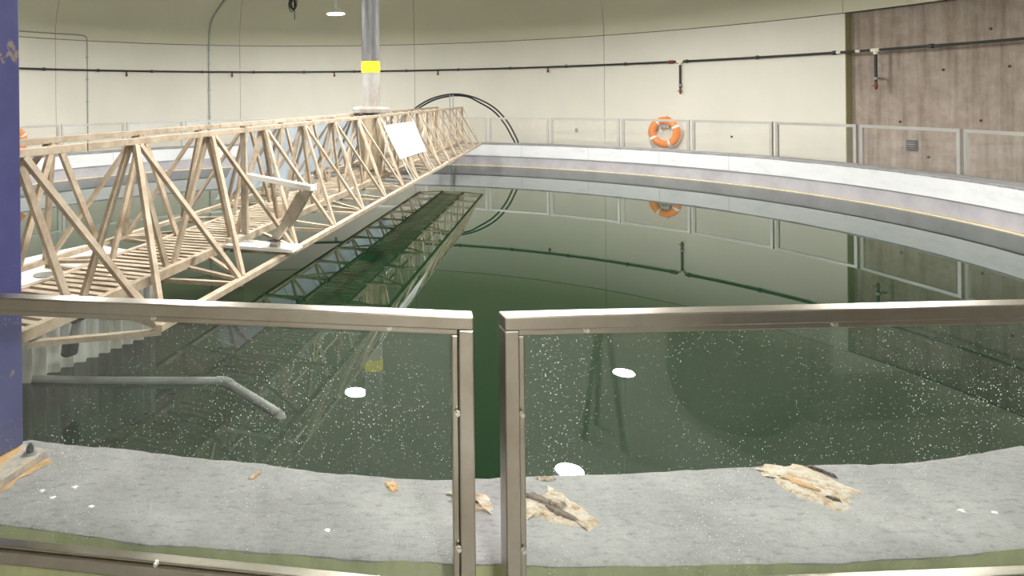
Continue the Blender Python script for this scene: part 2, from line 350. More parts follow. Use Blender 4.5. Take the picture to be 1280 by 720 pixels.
for i in range(NSEG):
    a = 360*i/NSEG; r0, r1 = near_r(a)+ji[i], R_OUT+jo[i]
    cp.v.append(pol(a, r0+.003, -.03)); 
    for q in rad: cp.v.append(pol(a, r0+(r1-r0)*q, -.006 if q in (0, 1) else rnd.uniform(-.001, .001)))
    cp.v.append(pol(a, r1-.002, -.010+rnd.uniform(-.004, .003)))
kk = len(rad)+2
for i in range(NSEG):
    i2 = (i+1) % NSEG
    for j in range(kk-1): cp.f.append((i*kk+j, i*kk+j+1, i2*kk+j+1, i2*kk+j))
tk = MB().sweep([(R_IN+.02, -1.6), (R_IN+.02, -.03), (R_OUT-.004, -.03), (R_OUT-.004, -1.6)], 0, 360, 240).build('wall_tank', 'greyband', None, True, flat_angle=30); struct(tk, 'round concrete tank wall')
cpo = cp.build('coping', 'coping', tk, True, flat_angle=35)
MB().sweep([(R_IN+.002, -.028), (R_IN+.002, -.272), (R_IN+.019, -.272), (R_IN+.019, -.028)], 0, 360, 240).build('white_band', 'whiteband', tk, True, flat_angle=30)
MB().sweep([(R_OUT-.006, -.006), (R_OUT-.003, -.007), (R_OUT-.003, Z_FLOOR), (R_OUT-.006, Z_FLOOR)], 0, 360, 240).build('green_face', 'green', tk, True, flat_angle=30)
MB().sweep([(R_IN+.018, Z_WATER+.012), (R_IN-.03, Z_WATER+.008), (R_IN-.03, Z_WATER-.06), (R_IN+.018, Z_WATER-.06)], 0, 360, 240).build('weir_ledge', 'ochre', tk, True, flat_angle=30)
MB().sweep([(R_IN-.031, Z_WATER+.012), (R_IN-.04, Z_WATER+.012), (R_IN-.04, Z_WATER-.06), (R_IN-.031, Z_WATER-.06)], 0, 360, 240).build('weir_lip', 'palelip', tk, True, flat_angle=30)
# pour joints on the white band
for a in (33, 44.5, 56, 66.5, -22, -44):
    MB().sweep([(R_IN-.0005, -.03), (R_IN-.0005, -.272), (R_IN+.003, -.272), (R_IN+.003, -.03)], a, a+.05, 1).build('pour_joint', 'greyband', tk)
# spalled patches on the near coping
def spall(pts, name, m, z=.0035, seed=1, rings=7, rough=.004, dip=0):
    rg = random.Random(seed); n = 44; cx = sum(p[0] for p in pts)/len(pts); cy = sum(p[1] for p in pts)/len(pts)
    # resample outline
    seg = []; L = [hypot(pts[i][0]-pts[i-1][0], pts[i][1]-pts[i-1][1]) for i in range(len(pts))]; tot = sum(L)
    out = []
    for k_ in range(n):
        d = tot*k_/n
        for i in range(len(pts)):
            if d <= L[i]:
                a, b = pts[i-1], pts[i]; f = d/L[i]; out.append((a[0]+(b[0]-a[0])*f, a[1]+(b[1]-a[1])*f)); break
            d -= L[i]
    sz = sqrt(tot)*.012; out = [(x+rg.uniform(-sz, sz), y+rg.uniform(-sz, sz)) for x, y in out]
    mb = MB()
    for rI in range(rings+1):
        f = 1-rI/(rings+.6)
        for x, y in out:
            mb.v.append(Vector((cx+(x-cx)*f, cy+(y-cy)*f, (-.002 if rI == 0 else z*(min(1, rI/2)) + rg.uniform(-rough, rough)*.4+rough*.4))))
    mb.v.append(Vector((cx, cy, z+.002)))
    for rI in range(rings):
        for j in range(n): mb.f.append((rI*n+j, rI*n+(j+1) % n, (rI+1)*n+(j+1) % n, (rI+1)*n+j))
    for j in range(n): mb.f.append((rings*n+j, rings*n+(j+1) % n, len(mb.v)-1))
    return mb.build(name, m, tk, True, flat_angle=70)
spall([(1.165, 1.806), (1.25, 1.822), (1.335, 1.815), (1.345, 1.74), (1.385, 1.68), (1.33, 1.655), (1.29, 1.612), (1.24, 1.610), (1.21, 1.66), (1.18, 1.72), (1.19, 1.76)], 'spalled_patch', 'spall', seed=2)
spall([(.475, 1.69), (.52, 1.70), (.56, 1.69), (.60, 1.70), (.605, 1.735), (.625, 1.70), (.65, 1.64), (.668, 1.57), (.635, 1.545), (.58, 1.565), (.53, 1.59), (.475, 1.60)], 'spalled_patch', 'spall', seed=3)
spall([(.505, 1.70), (.54, 1.698), (.575, 1.668), (.585, 1.64), (.61, 1.60), (.635, 1.572), (.60, 1.575), (.575, 1.61), (.56, 1.65), (.53, 1.678)], 'crack', 'crack', z=.0085, seed=4, rough=.003)
spall([(.57, 1.655), (.60, 1.665), (.62, 1.64), (.60, 1.625), (.578, 1.632)], 'loose_chip', 'spall', z=.014, seed=9, rough=.003)
spall([(.325, 1.71), (.37, 1.71), (.395, 1.69), (.435, 1.69), (.447, 1.655), (.425, 1.615), (.39, 1.62), (.36, 1.64), (.335, 1.66), (.35, 1.68)], 'spalled_patch', 'spall', seed=5)
spall([(.365, 1.68), (.40, 1.665), (.41, 1.645), (.385, 1.652)], 'crack', 'crack', z=.008, seed=6, rough=.002)
spall([(-.17, 1.775), (-.153, 1.80), (-.14, 1.81), (-.147, 1.785), (-.16, 1.768)], 'spalled_patch', 'rust', seed=7, rough=.002)
spall([(.185, 1.75), (.21, 1.757), (.22, 1.73), (.208, 1.705), (.195, 1.71)], 'spalled_patch', 'rust', seed=8, rough=.002)
spall([(.58, 1.765), (.61, 1.772), (.635, 1.758), (.62, 1.75), (.595, 1.753)], 'spalled_patch', 'spall', seed=12, rough=.002)
for sd, (x, y) in enumerate(((-.62, 1.745), (-.66, 1.70), (-.70, 1.73), (.03, 1.56), (-.55, 1.66), (1.62, 1.60), (1.55, 1.61))):
    spall([(x-.008, y), (x, y+.006), (x+.009, y+.003), (x+.004, y-.007)], 'paint_fleck', 'white', z=.001, seed=20+sd, rough=.001)
spall([(1.205, 1.765), (1.24, 1.745), (1.27, 1.71), (1.275, 1.675), (1.25, 1.685), (1.225, 1.72)], 'rust_vein', 'rust', z=.0085, seed=41, rough=.002)
spall([(1.262, 1.665), (1.285, 1.655), (1.29, 1.64), (1.27, 1.645)], 'crack', 'crack', z=.009, seed=42, rough=.002)
spall([(1.325, 1.81), (1.345, 1.775), (1.365, 1.745), (1.35, 1.77), (1.335, 1.79)], 'crack', 'crack', z=.008, seed=43, rough=.001)
# water
wt = MB().lathe([(R_IN-.04, 0), (R_IN-.04, -.02)], (CX, CY, Z_WATER), 180).build('water', 'water'); tag(wt, 'still dark green water filling the round tank', 'water', kind='stuff')
struct(MB().lathe([(R_IN+.02, 0), (R_IN+.02, -.05)], (CX, CY, -1.55), 120).build('floor', 'greyband'), 'tank bottom under the water')

# ------------------------------------------------------------ balustrade panels
def balustrade(a0, a1, label, near):
    g = .23; P, Q = pol(a0+g, R_F, 0), pol(a1-g, R_F, 0)
    d = (Q-P); L = d.length; d.normalize(); inn = (Vector((CX, CY, 0))-(P+Q)/2).normalized(); mid = (P+Q)/2
    up = Vector((0, 0, 1)); zb = -.046; stl = 'steel' if near else 'farsteel'
    t = empty('balustrade_panel', (mid.x, mid.y, Z_FLOOR), label, 'balustrade', 'framed glass balustrade panels round the tank')
    bv = .003 if near else 0
    def bx(x, y, z, sx, sy, sz): return MB().box(P+d*x+inn*y+up*z, (sx, sy, sz), d, inn, up)
    pw, rh, dp = .030, .028, .042
    bx(L/2, 0, Z_FT-rh/2, L, dp, rh).build('top_rail', stl, t, bevel=bv)
    bx(L/2, 0, zb+rh/2, L, dp, rh).build('bottom_rail', stl, t, bevel=bv)
    hz = (Z_FT-rh+zb+rh)/2; hh = Z_FT-zb-2*rh
    for x in (pw/2, L-pw/2):
        po = bx(x, 0, hz, pw, dp, hh).build('post', stl, t, bevel=bv)
        if near:
            for zz in (.36, .085):
                c = P+d*(x+(.018 if x < L/2 else -.018))-inn*(dp/2-.006)+up*zz
                MB().lathe([(.0062, -.001), (.0062, .005), (.0045, .0055), (.0045, .011)], c, 6, -inn).build('bolt', 'bolt', po)
    # glazing bead, set back inside the frame
    bw = .014; be = MB()
    for x, z, sx, sz in ((L/2, Z_FT-rh-bw/2, L-2*pw, bw), (L/2, zb+rh+.003, L-2*pw, .006), (pw+bw/2, hz, bw, hh-2*bw), (L-pw-bw/2, hz, bw, hh-2*bw)):
        o = bx(x, .004, z, sx, .03, sz).build('glazing_bead', stl, t, bevel=bv)
    bx(L/2, .006, hz, L-2*pw-.01, .008, hh-.01).build('glass_pane', 'glass' if near else 'glassfar', t)
    for x in ((.17, L/2, L-.17) if near else ()):
        for zz, s in ((Z_FT-rh-.004, 1), (zb+rh+.004, -1)):
            MB().lathe([(.0062, -.001), (.0062, .005), (.0045, .0055), (.0045, .011)], P+d*x-inn*(dp/2-.012)+up*zz, 6, -inn).build('bolt', 'bolt', t)
    for x in (pw/2, L-pw/2):  # stand-off brackets to the parapet face and legs to the floor
        c = P+d*x; rr = hypot(c.x-CX, c.y-CY)
        bx(x, (dp/2+rr-R_OUT)/2+.004, zb-.03, .03, rr-R_OUT-dp/2+.012 if rr-R_OUT-dp/2 > 0 else .012, .06).build('bracket', stl, t)
        bx(x, 0, (zb+Z_FLOOR)/2, pw, dp*.8, zb-Z_FLOOR).build('leg', stl, t)
    return t
G = {'n': 183.38}
balustrade(183.38, 194.65, 'near glass balustrade panel with steel frame, left of the gap, beside the blue column', True)
balustrade(171.98, 183.38, 'near glass balustrade panel with steel frame, right of the gap in front', True)
balustrade(194.65, 206.0, 'steel framed glass panel continuing left behind the blue column base', True)
balustrade(160.66, 171.98, 'steel framed glass panel continuing past the right edge of the photo', True)
gaps = [-62.6, -51.4, -40.1, -29.6, -18.4, -7.2, 4, 15.2, 26.35, 36.9, 48.4, 59.0, 70.5, 81.1, 92.8, 104.1]
lab = ['far glass panel right behind the blue column, leftmost on the far coping', 'far glass panel in front of the bent grey conduit, second from the left', 'far glass panel between the bent conduit and the tall conduit, third from the left',
       'far glass panel below the tall grey conduit, seen over the bridge top rail', 'far glass panel hidden behind the near half of the timber bridge', 'far glass panel hidden behind the bridge, left of the centre column', 'far glass panel hidden behind the bridge and centre column',
       'far glass panel beside the far end of the bridge', 'far glass panel crossed by the black hose arch', 'far glass panel with the small wall socket behind it', 'far glass panel in front of the orange lifebuoy',
       'far glass panel just right of the lifebuoy panel', 'far glass panel ending at the olive wall edge', 'far glass panel before the concrete wall with the grey vent behind', 'far glass panel at the right edge of the photo before the concrete wall']
for a0, a1, l in zip(gaps[:-1], gaps[1:], lab): balustrade(a0, a1, l, False)

# ------------------------------------------------------------ blue column
T = Vector((-.037, -.066, 0)).normalized()      # visible face runs towards the viewer
Lf = Vector((T.y, -T.x, 0)); Lf = Lf if Lf.x < 0 else -Lf
base = Vector((-.826, 1.918, 0))
bc = empty('steel_column', base+T*.1+Lf*.1, 'blue painted steel column standing on the near coping at left', 'column')
MB().box(base+T*.10+Lf*.10+Vector((0, 0, 1.95)), (.20, .20, 3.85), T, Lf).build('shaft', 'blue', bc, bevel=.004)
pc = Vector((-.746, 1.891, 0)); pd = (Vector((-.81, 1.737, 0))-pc).normalized(); pl = Vector((pd.y, -pd.x, 0)); pl = pl if pl.x < 0 else -pl
MB().box(pc+pd*.15+pl*.19+Vector((0, 0, .012)), (.30, .38, .022), pd, pl).build('base_plate', 'rustplate', bc, bevel=.002)
for q in (.035, .26):
    for u_ in (.03, .35):
        if u_ > .1 and q < .1: continue
        c = pc+pd*q+pl*u_; bo = MB().lathe([(.017, 0), (.017, .005)], c+Vector((0, 0, .023)), 20).build('washer', 'grey_metal', bc)
        MB().lathe([(.011, 0), (.011, .014)], c+Vector((0, 0, .028)), 6).build('nut', 'darkbolt', bo); MB().lathe([(.006, 0), (.006, .008)], c+Vector((0, 0, .042)), 12).build('stud', 'darkbolt', bo)
spall([tuple((pc+pl*-.018-pd*.02)[:2]), tuple((pc-pl*.03)[:2]), tuple((pc-pl*.012+pd*.1)[:2]), tuple((pc-pl*.02+pd*.3)[:2]), tuple((pc+pl*.03+pd*.3)[:2]), tuple((pc+pl*.03)[:2])], 'rust_stain', 'rust', z=.0012, seed=31, rough=.0006)

# ------------------------------------------------------------ bridge
br = empty('truss_footbridge', B(0, 0, ZO), 'long pale timber truss footbridge with slatted deck crossing the tank', 'bridge')
SE0, SE1 = S0-PT, S0+16*PT
for t_ in (-1, 1):
    # chords
    segs = [SE0, S0+.5*PT, S0+3.35*PT, S0+6.9*PT, S0+10.6*PT, SE1]
    for a, b in zip(segs[:-1], segs[1:]): MB().bar(B(a+.004, t_*WT, ZT), B(b-.004, t_*WT, ZT), .042, .032).build('top_rail', 'wood', br, bevel=.002)
    MB().bar(B(S0+.46*PT, t_*BW, ZO), B(SE1, t_*BW, ZO), .040, .030).build('outer_chord', 'wood', br, bevel=.002)
    MB().bar(B(SE0, t_*WD, ZD-.024), B(SE1+.3, t_*WD, ZD-.024), .036, .050).build('stringer', 'wood', br, bevel=.002)
    up = Vector((0, 0, 1))
    for k in range(-1, 17):
        s = S0+k*PT; top = B(s, t_*(WT+.012), ZT-.018)
        for sg in (-1, 1):
            sb = s+sg*PT/2
            if sb < SE0 or sb > SE1+.01: continue
            if sb > S0+.4*PT: MB().bar(B(s+sg*.016, t_*(WT+.014), ZT-.018), B(sb-sg*.02, t_*(BW-.012), ZO+.012), .034, .020, N_*t_+up*.5).build('outer_diagonal', 'wood', br)
            MB().bar(B(s+sg*.018, t_*(WT-.022), ZT-.018), B(sb-sg*.02, t_*(WD-.028), ZD-.04), .036, .020, N_).build('inner_diagonal', 'wood', br)
        so = s+PT/2
        if k >= 0 and so < SE1:
            MB().bar(B(so, t_*(BW-.005), ZO-.026), B(so-(.06 if k else .30), t_*(WD-.02), ZO-.026), .030, .022).build('cross_brace', 'wood', br)
            MB().bar(B(so, t_*(BW-.005), ZO-.004), B(so+.13, t_*(WD+.016), ZO+.0), .030, .018).build('cross_brace', 'wood', br)
            if k % 2 == 0 or k < 3: MB().bar(B(so+.02, t_*(BW-.01), ZO-.004), B(so+.38, t_*(WD+.016), ZO+.0), .026, .018).build('cross_brace', 'wood', br)
# end frame at the far end
for t_ in (-1, 1):
    MB().bar(B(SE1-.015, t_*WT, ZD), B(SE1-.015, t_*WT, ZT-.016), .034, .030, E_).build('end_post', 'wood', br)
MB().bar(B(SE1+.31, -WD, ZD-.03), B(SE1+.31, WD, ZD-.03), .03, .04).build('end_beam', 'wood', br)
for t_ in (-1, 1): MB().bar(B(SE1, t_*BW, ZO), B(SE1+.3, t_*WD, ZO), .03, .024).build('end_brace', 'wood', br)
# vertical post near the viewer
MB().bar(B(-4.29, WT-.0, ZD-.04), B(-4.30, WT-.0, ZT+.03), .040, .034, E_).build('upright_post', 'greywood', br)
# slats: one shared mesh
sm = bpy.data.meshes.new('slat'); hb = MB().box((0, 0, 0), (.042, 2*WD-.034, .014)); sm.from_pydata([tuple(v) for v in hb.v], [], hb.f); sm.materials.append(M['wood'])
s = SE0+.03; ks = 0
while s < SE1+.28:
    inst(sm, 'slat', br, B(s, random.uniform(-.006, .006), ZD-.012), (random.uniform(-.012, .012), random.uniform(-.03, .03), pi/2-PHI+random.uniform(-.02, .02))); s += .0735; ks += 1
# translucent sheets on the left incline
for k in range(8):
    s = S0+(4.25+k)*PT; a = Vector((0, 0, 0))
    q = [B(s, -WT-.05, ZT-.08), B(s+PT-.015, -WT-.05, ZT-.08), B(s+PT-.015, -BW-.01, ZO+.06), B(s, -BW-.01, ZO+.06)]; nn = -N_*.006
    MB().hexa([q[3]+nn, q[2]+nn, q[2], q[3], q[0]+nn, q[1]+nn, q[1], q[0]]).build('sheet_panel', 'sheet', br)

# centre column with casing
cc = empty('centre_column', (CX, CY, Z_WATER), 'stained grey steel centre column with yellow tape rising through the bridge', 'column')
cs = MB().lathe([(.118, .90), (.118, 1.42)], (CX, CY, 0), 32).build('foot', 'colfoot', cc, True)
MB().lathe([(.115, 1.40), (.115, Z_SPRING+DOME_H-.05)], (CX, CY, 0), 32).build('shaft', 'column', cc, True)
MB().lathe([(.122, 1.335), (.122, 1.478)], (CX, CY, 0), 32).build('yellow_band', 'yellow', cc, True)
MB().lathe([(.205, .822), (.235, .826), (.24, .87), (.22, .895), (.16, .902)], (CX, CY, 0), 36).build('flange', 'colfoot', cc, True)
MB().box((CX, CY, .812), (.40, .12, .016), E_, N_).build('saddle_beam', 'darkbolt', cc)
# plywood staves of the casing
for k in range(10):
    a = 2*pi*k/10; r_ = .150; c = Vector((CX+r_*cos(a), CY+r_*sin(a), .45))
    MB().box(c, (.014, .096, .70), (cos(a), sin(a), 0), (-sin(a), cos(a), 0)).build('casing_stave', 'ply', cc)

# notice board hung on the right incline
def PV(s, t, z): return B(s, t, z)+N_*.022+Vector((0, 0, .016))
q = [PV(-.866, .324, .679), PV(.72, .327, .673), PV(.536, .529, .288), PV(-.905, .519, .308)]
nb = empty('notice_board', (q[3]+q[2])/2, 'white rectangular notice board tied to the slanting side of the bridge', 'sign')
nn = (N_*.86+Vector((0, 0, .5))).normalized()*.012
MB().hexa([q[3]-nn, q[2]-nn, q[2], q[3], q[0]-nn, q[1]-nn, q[1], q[0]]).build('board', 'board', nb)
def onb(u, v): return (q[0]*(1-u)+q[1]*u)*(1-v)+(q[3]*(1-u)+q[2]*u)*v + nn*.15
rg = random.Random(5)
for v0, us in ((.30, (.30, .78)), (.46, (.14, .88))):   # faint, unreadable pencil-grey strokes
    x = us[0]
    while x < us[1]:
        wdt = rg.uniform(.02, .06); a, b = onb(x, v0+rg.uniform(-.01, .01)), onb(min(x+wdt, us[1]), v0+rg.uniform(-.01, .01))
        MB().bar(a, b, .010, .003, nn).build('ink_stroke', 'ink', nb); x += wdt+rg.uniform(.012, .03)
for u_, du in ((.03, .0), (.10, .05), (.86, .02), (.94, .06)):
    a = onb(u_, 1.0); ss = (a-A_).dot(E_); b = B(ss+.05+du, BW-.0, ZO+.02)
    MB().tube([a, (a+b)/2+Vector((0, 0, -.01)), b], .005, 6).build('tie_cord', 'rope', nb)
for u_ in (.02, .97):
    a = onb(u_, 0.0); ss = (a-A_).dot(E_); MB().tube([a, B(ss-.03, WT+.02, ZT+.018)], .005, 6).build('tie_cord', 'rope', nb)

# sampling arm and platform
MBb = MB().bar(B(-4.29, WT+.03, .495), B(-4.69, .90, .485), .045, .030); o = MBb.build('white_rail_bar', 'board', None, bevel=.002); tag(o, 'white painted bar reaching out sideways from the bridge post', 'bar')
pr_ = empty('leaning_prop', B(-4.42, .55, .105), 'weathered timber prop leaning from the white platform up to the bar', 'post')
MB().bar(B(-4.41, .53, .112), B(-4.66, .86, .472), .045, .036, E_).build('strut', 'greywood', pr_)
MB().bar(B(-4.52, .66, .24), B(-4.63, .81, .43), .07, .05, E_).build('block', 'greywood', pr_)
MB().box(B(-4.405, .53, .109), (.10, .06, .014), E_, N_).build('foot', 'darkbolt', pr_)
pf = empty('white_platform_board', B(-4.52, .5, .07), 'white painted board laid from the bridge stringer out to the outer chord', 'board')
MB().box(B(-4.50, .49, .083), (.17, .46, .022), E_, N_).build('plank', 'board', pf, bevel=.002)
MB().box(B(-4.47, .285, .108), (.15, .075, .028), E_, N_).build('cleat', 'greywood', pf); MB().box(B(-4.53, .58, .103), (.06, .05, .018), E_, N_).build('cleat', 'greywood', pf)

# ------------------------------------------------------------ corrugated float tank under the bridge
fa = radians(14.3); fd = E_*cos(fa)+N_*sin(fa); fn = N_*cos(fa)-E_*sin(fa); f0 = B(-5.09, -.31, 0)
ft = empty('float_tank', f0-fd*.3-fn*.33+Vector((0, 0, Z_WATER)), 'grimy white corrugated float tank under the near end of the bridge', 'tank')
x0, x1, yw, rc = -1.15, .47, .66, .07
path = []
def arcp(cx, cy, a0, a1, n=6): return [(cx+rc*cos(a0+(a1-a0)*i/n), cy+rc*sin(a0+(a1-a0)*i/n)) for i in range(n+1)]
path = arcp(x1-rc, -rc, pi/2, 0) + arcp(x1-rc, -yw+rc, 0, -pi/2) + arcp(x0+rc, -yw+rc, -pi/2, -pi) + arcp(x0+rc, -rc, pi, pi/2)
path.append(path[0]); fine = []; acc = 0
for (ax, ay), (bx_, by) in zip(path[:-1], path[1:]):
    L_ = hypot(bx_-ax, by-ay); n_ = max(1, int(L_/.012))
    for i in range(n_):
        f = i/n_; nx, ny = (-(by-ay)/L_, (bx_-ax)/L_) if L_ else (0, 0)
        am = .021*sin((acc+L_*f)/.085*2*pi); fine.append((ax+(bx_-ax)*f+nx*am, ay+(by-ay)*f+ny*am))
    acc += L_
k = len(fine); fm = MB(); ztop = -.005
for z in (-.62, ztop-.03, ztop):
    for x, y in fine: sc_ = 1; fm.v.append(f0+fd*x+fn*y+Vector((0, 0, z)))
for r_ in range(2):
    for i in range(k): fm.f.append((r_*k+i, r_*k+(i+1) % k, (r_+1)*k+(i+1) % k, (r_+1)*k+i))
fm.f.append(tuple(range(k))[::-1]); fm.f.append(tuple(2*k+i for i in range(k)))
fm.build('body', 'corrug', ft, True, flat_angle=50)
lid = MB()
rm = [f0+fd*(x*(1 if x < 0 else .97))+fn*(y*.99) for x, y in path[:-1]]; k = len(rm)
lid.v = [p+Vector((0, 0, ztop+.001)) for p in rm]+[p+Vector((0, 0, ztop+.014)) for p in rm]; lid.f = [tuple(range(k)), tuple(range(k, 2*k))]+[(i, (i+1) % k, k+(i+1) % k, k+i) for i in range(k)]
lid.build('lid', 'white', ft)
hc = B(-5.28, -.53, ztop+.0145); hv = MB().lathe([(.062, 0), (.062, .004)], hc, 24); hv.build('hatch', 'greypipe', ft)
MB().tube([f0+fd*(.42)+fn*.02+Vector((0, 0, -.10)), f0+fd*.56+fn*.03+Vector((0, 0, -.10))], .018, 10).build('outlet_stub', 'greypipe', ft)
# black strap and shackle on its near side
sp = empty('black_strap', B(-5.50, -.17, -.2), 'black rubber bracket hanging under the bridge in front of the float tank', 'bracket')
MB().bar(B(-5.50, -.10, .03), B(-5.50, -.12, -.14), .10, .05, N_).build('strap', 'black', sp, bevel=.01)
MB().tube([B(-5.50, -.12, -.14), B(-5.52, -.13, -.22)], .022, 10).build('shackle', 'grey_metal', sp); MB().bar(B(-5.53, -.13, -.21), B(-5.54, -.14, -.31), .09, .05, N_).build('lower_pad', 'black', sp, bevel=.015)
# drain pipe lying at the water surface
zz = Z_WATER+.008
pts = [(-1.75, 3.61), (-1.434, 3.591), (-1.104, 3.565), (-.50, 3.548), (-.46, 3.54), (-.43, 3.515), (-.17, 3.185), (-.155, 3.165)]
dpp = empty('drain_pipe', (-1.0, 3.56, Z_WATER), 'grey plastic pipe with an elbow lying at the water surface', 'pipe')
MB().tube([(x, y, zz) for x, y in pts], .022, 12).build('pipe', 'greypipe', dpp, True)
MB().tube([(-.155, 3.165, zz), (-.148, 3.155, zz-.01), (-.146, 3.15, zz-.06)], .024, 12).build('elbow', 'greypipe', dpp, True)
MB().tube([(-.505, 3.549, zz), (-.475, 3.547, zz), (-.455, 3.54, zz), (-.438, 3.525, zz), (-.42, 3.502, zz)], .026, 12).build('elbow', 'greypipe', dpp, True)

# ------------------------------------------------------------ hoses arching at the far end
hs = empty('hose_arch', (3.0, 15.0, 0), 'two black hoses arching from the bridge end over to the coping', 'hose')
ctrl = [(1.95, 14.35, .55), (2.42, 14.9, .84), (2.78, 15.0, 1.01), (3.17, 15.03, 1.085), (3.5, 15.05, 1.06), (3.83, 15.05, .95), (4.16, 15.05, .75), (4.42, 15.05, .46), (4.62, 15.1, .12), (4.69, 15.15, -.02)]
def smooth_pts(c, n=6):
    c = [Vector(p) for p in c]; out = []
    for i in range(len(c)-1):
        p0, p1, p2, p3 = c[max(i-1, 0)], c[i], c[i+1], c[min(i+2, len(c)-1)]
        for j in range(n):
            t = j/n; out.append(.5*((2*p1)+(-p0+p2)*t+(2*p0-5*p1+4*p2-p3)*t*t+(-p0+3*p1-3*p2+p3)*t**3))
    return out+[c[-1]]
MB().tube(smooth_pts(ctrl), .019, 8).build('hose', 'rubber', hs, True)
MB().tube(smooth_pts([(x-(.05 if i > 4 else -.05), y+.08, z-.035 if i not in (0, 9) else z) for i, (x, y, z) in enumerate(ctrl)]), .019, 8).build('hose', 'rubber', hs, True)
hp = tag(bpy.data.objects.new('hose_stand', None), 'pair of thin grey rods holding up the hose arch', 'stand'); col.objects.link(hp); hp.location = B(SE1+.03, .0, 0)
for dx in (-.035, .035):
    MB().tube([Vector((3.17+dx, 14.98, -.60)), Vector((3.17+dx, 15.02, 1.07))], .012, 8).build('rod', 'grey_metal', hp, True)

# ------------------------------------------------------------ wall services
sv = empty('service_pipe', pol(12, R_W, 1.708), 'black water pipe running along the round wall with clamps and valves', 'pipe')
RP = R_W-.055
MB().tube([pol(-75+i*1.5, RP, 1.708) for i in range(int(170/1.5))], .021, 10).build('pipe', 'black', sv, True)
for a in [-73.7, -65.2, -56.7, -48.23, -40.01, -31.52, -23.27, -14.68, -6.12, 2.45, 11.21, 19.77, 28.06, 36.61, 45.14, 53.4, 62.1, 70.7, 80.3, 89]:
    d_ = (pol(a+.1, RP, 0)-pol(a-.1, RP, 0)).normalized()
    c_ = MB().lathe([(.036, -.022), (.036, .022)], pol(a, RP, 1.708), 12, d_).build('clamp', 'darkbolt', sv)
    MB().bar(pol(a, RP+.02, 1.708), pol(a, R_W+(.12 if a > 71.7 else -.002), 1.708), .03, .05).build('clamp_foot', 'grey_metal', c_)
for a in (-62, -35.6, -18.3, -.95, 16.4, 33.84):      # short tap stubs
    st_ = MB().tube([pol(a, RP, 1.70), pol(a, RP, 1.62)], .016, 8).build('tap_stub', 'black', sv)
    MB().lathe([(.022, -.075), (.028, -.05), (.02, -.02), (.016, 0)], pol(a, RP, 1.655), 10).build('tap', 'red', st_)
for a, z0, z1 in ((52.5, 1.708, 1.06), (74.97, 1.708, 1.09)):
    d_ = (pol(a+.1, RP, 0)-pol(a-.1, RP, 0)).normalized()
    te = MB().tube([pol(a-.42, RP, z0), pol(a+.42, RP, z0)], .032, 10).tube([pol(a, RP, z0), pol(a, RP, z0-.07)], .032, 10).build('tee', 'cream', sv)
    dr = MB().tube([pol(a, RP, z0-.06), pol(a, RP, z1+.1)], .021, 10).build('drop_pipe', 'black', sv, True)
    MB().lathe([(.034, 0), (.034, .04)], pol(a, RP, z1+.14), 12).build('union', 'grey_metal', dr); MB().bar(pol(a, RP, z1+.155), pol(a, R_W+(.12 if a > 71.7 else -.002), z1+.155), .03, .03).build('hanger', 'grey_metal', dr)
    MB().lathe([(.010, -.02), (.02, .0), (.026, .04), (.02, .08), (.018, .11)], pol(a, RP, z1), 12).build('valve', 'red', dr, True); MB().bar(pol(a-.35, RP-.02, z1+.04), pol(a+.35, RP-.02, z1+.04), .014, .014).build('valve_handle', 'red', dr)
MB().tube([pol(50.95+i*.13, RP, 1.708) for i in range(7)], [.026, .036, .036, .03, .036, .036, .026], 12).build('red_coupling', 'red', sv, True)
for a in (71.2, 73.2): MB().tube([pol(a-.22, RP, 1.708), pol(a+.22, RP, 1.708)], .0245, 10).build('white_tape', 'cream', sv, True)
# conduits
cd1 = empty('conduit', pol(-42, R_W, 1.2), 'thin grey conduit bending down the wall at far left', 'conduit')
def dome_r(z): return R_W if z <= Z_SPRING else R_W*sqrt(max(0, 1-((z-Z_SPRING)/DOME_H)**2))
pp = [pol(-60+i*1.5, dome_r(2.49)-.02, 2.49) for i in range(12)]+[pol(-42.2, dome_r(2.488)-.02, 2.486), pol(-41.8, R_W-.022, 2.46), pol(-41.62, R_W-.022, 2.40), pol(-41.6, R_W-.022, 2.30), pol(-41.65, R_W-.022, -.3)]
MB().tube(pp, .013, 8).build('tube', 'grey_metal', cd1, True)
for z in (.5, 1.0, 1.5, 2.0): MB().box(pol(-41.62, R_W-.012, z), (.06, .024, .02), pol(-41.6+90, 1, 0)-pol(0, 0, 0)).build('saddle', 'grey_metal', cd1)
cd2 = empty('conduit', pol(-22, R_W, 1.2), 'tall grey conduit climbing the wall and curving onto the dome', 'conduit')
pp = [pol(-22.15, R_W-.024, -.3), pol(-22.1, R_W-.024, 2.30)]+[pol(-22.05, dome_r(z)-.026, z) for z in (2.5, 2.7)]+[pol(a, dome_r(z)-.026, z) for a, z in ((-21.9, 2.9), (-21.6, 3.05), (-21.1, 3.2), (-20.4, 3.36), (-19.6, 3.53), (-18.5, 3.75), (-17.3, 4.0))]
MB().tube(pp, .02, 8).build('tube', 'grey_metal', cd2, True)
for z in (.6, 1.25, 1.9, 2.25): MB().box(pol(-22.1, R_W-.014, z), (.08, .028, .025), pol(-22.1+90, 1, 0)-pol(0, 0, 0)).build('saddle', 'grey_metal', cd2)
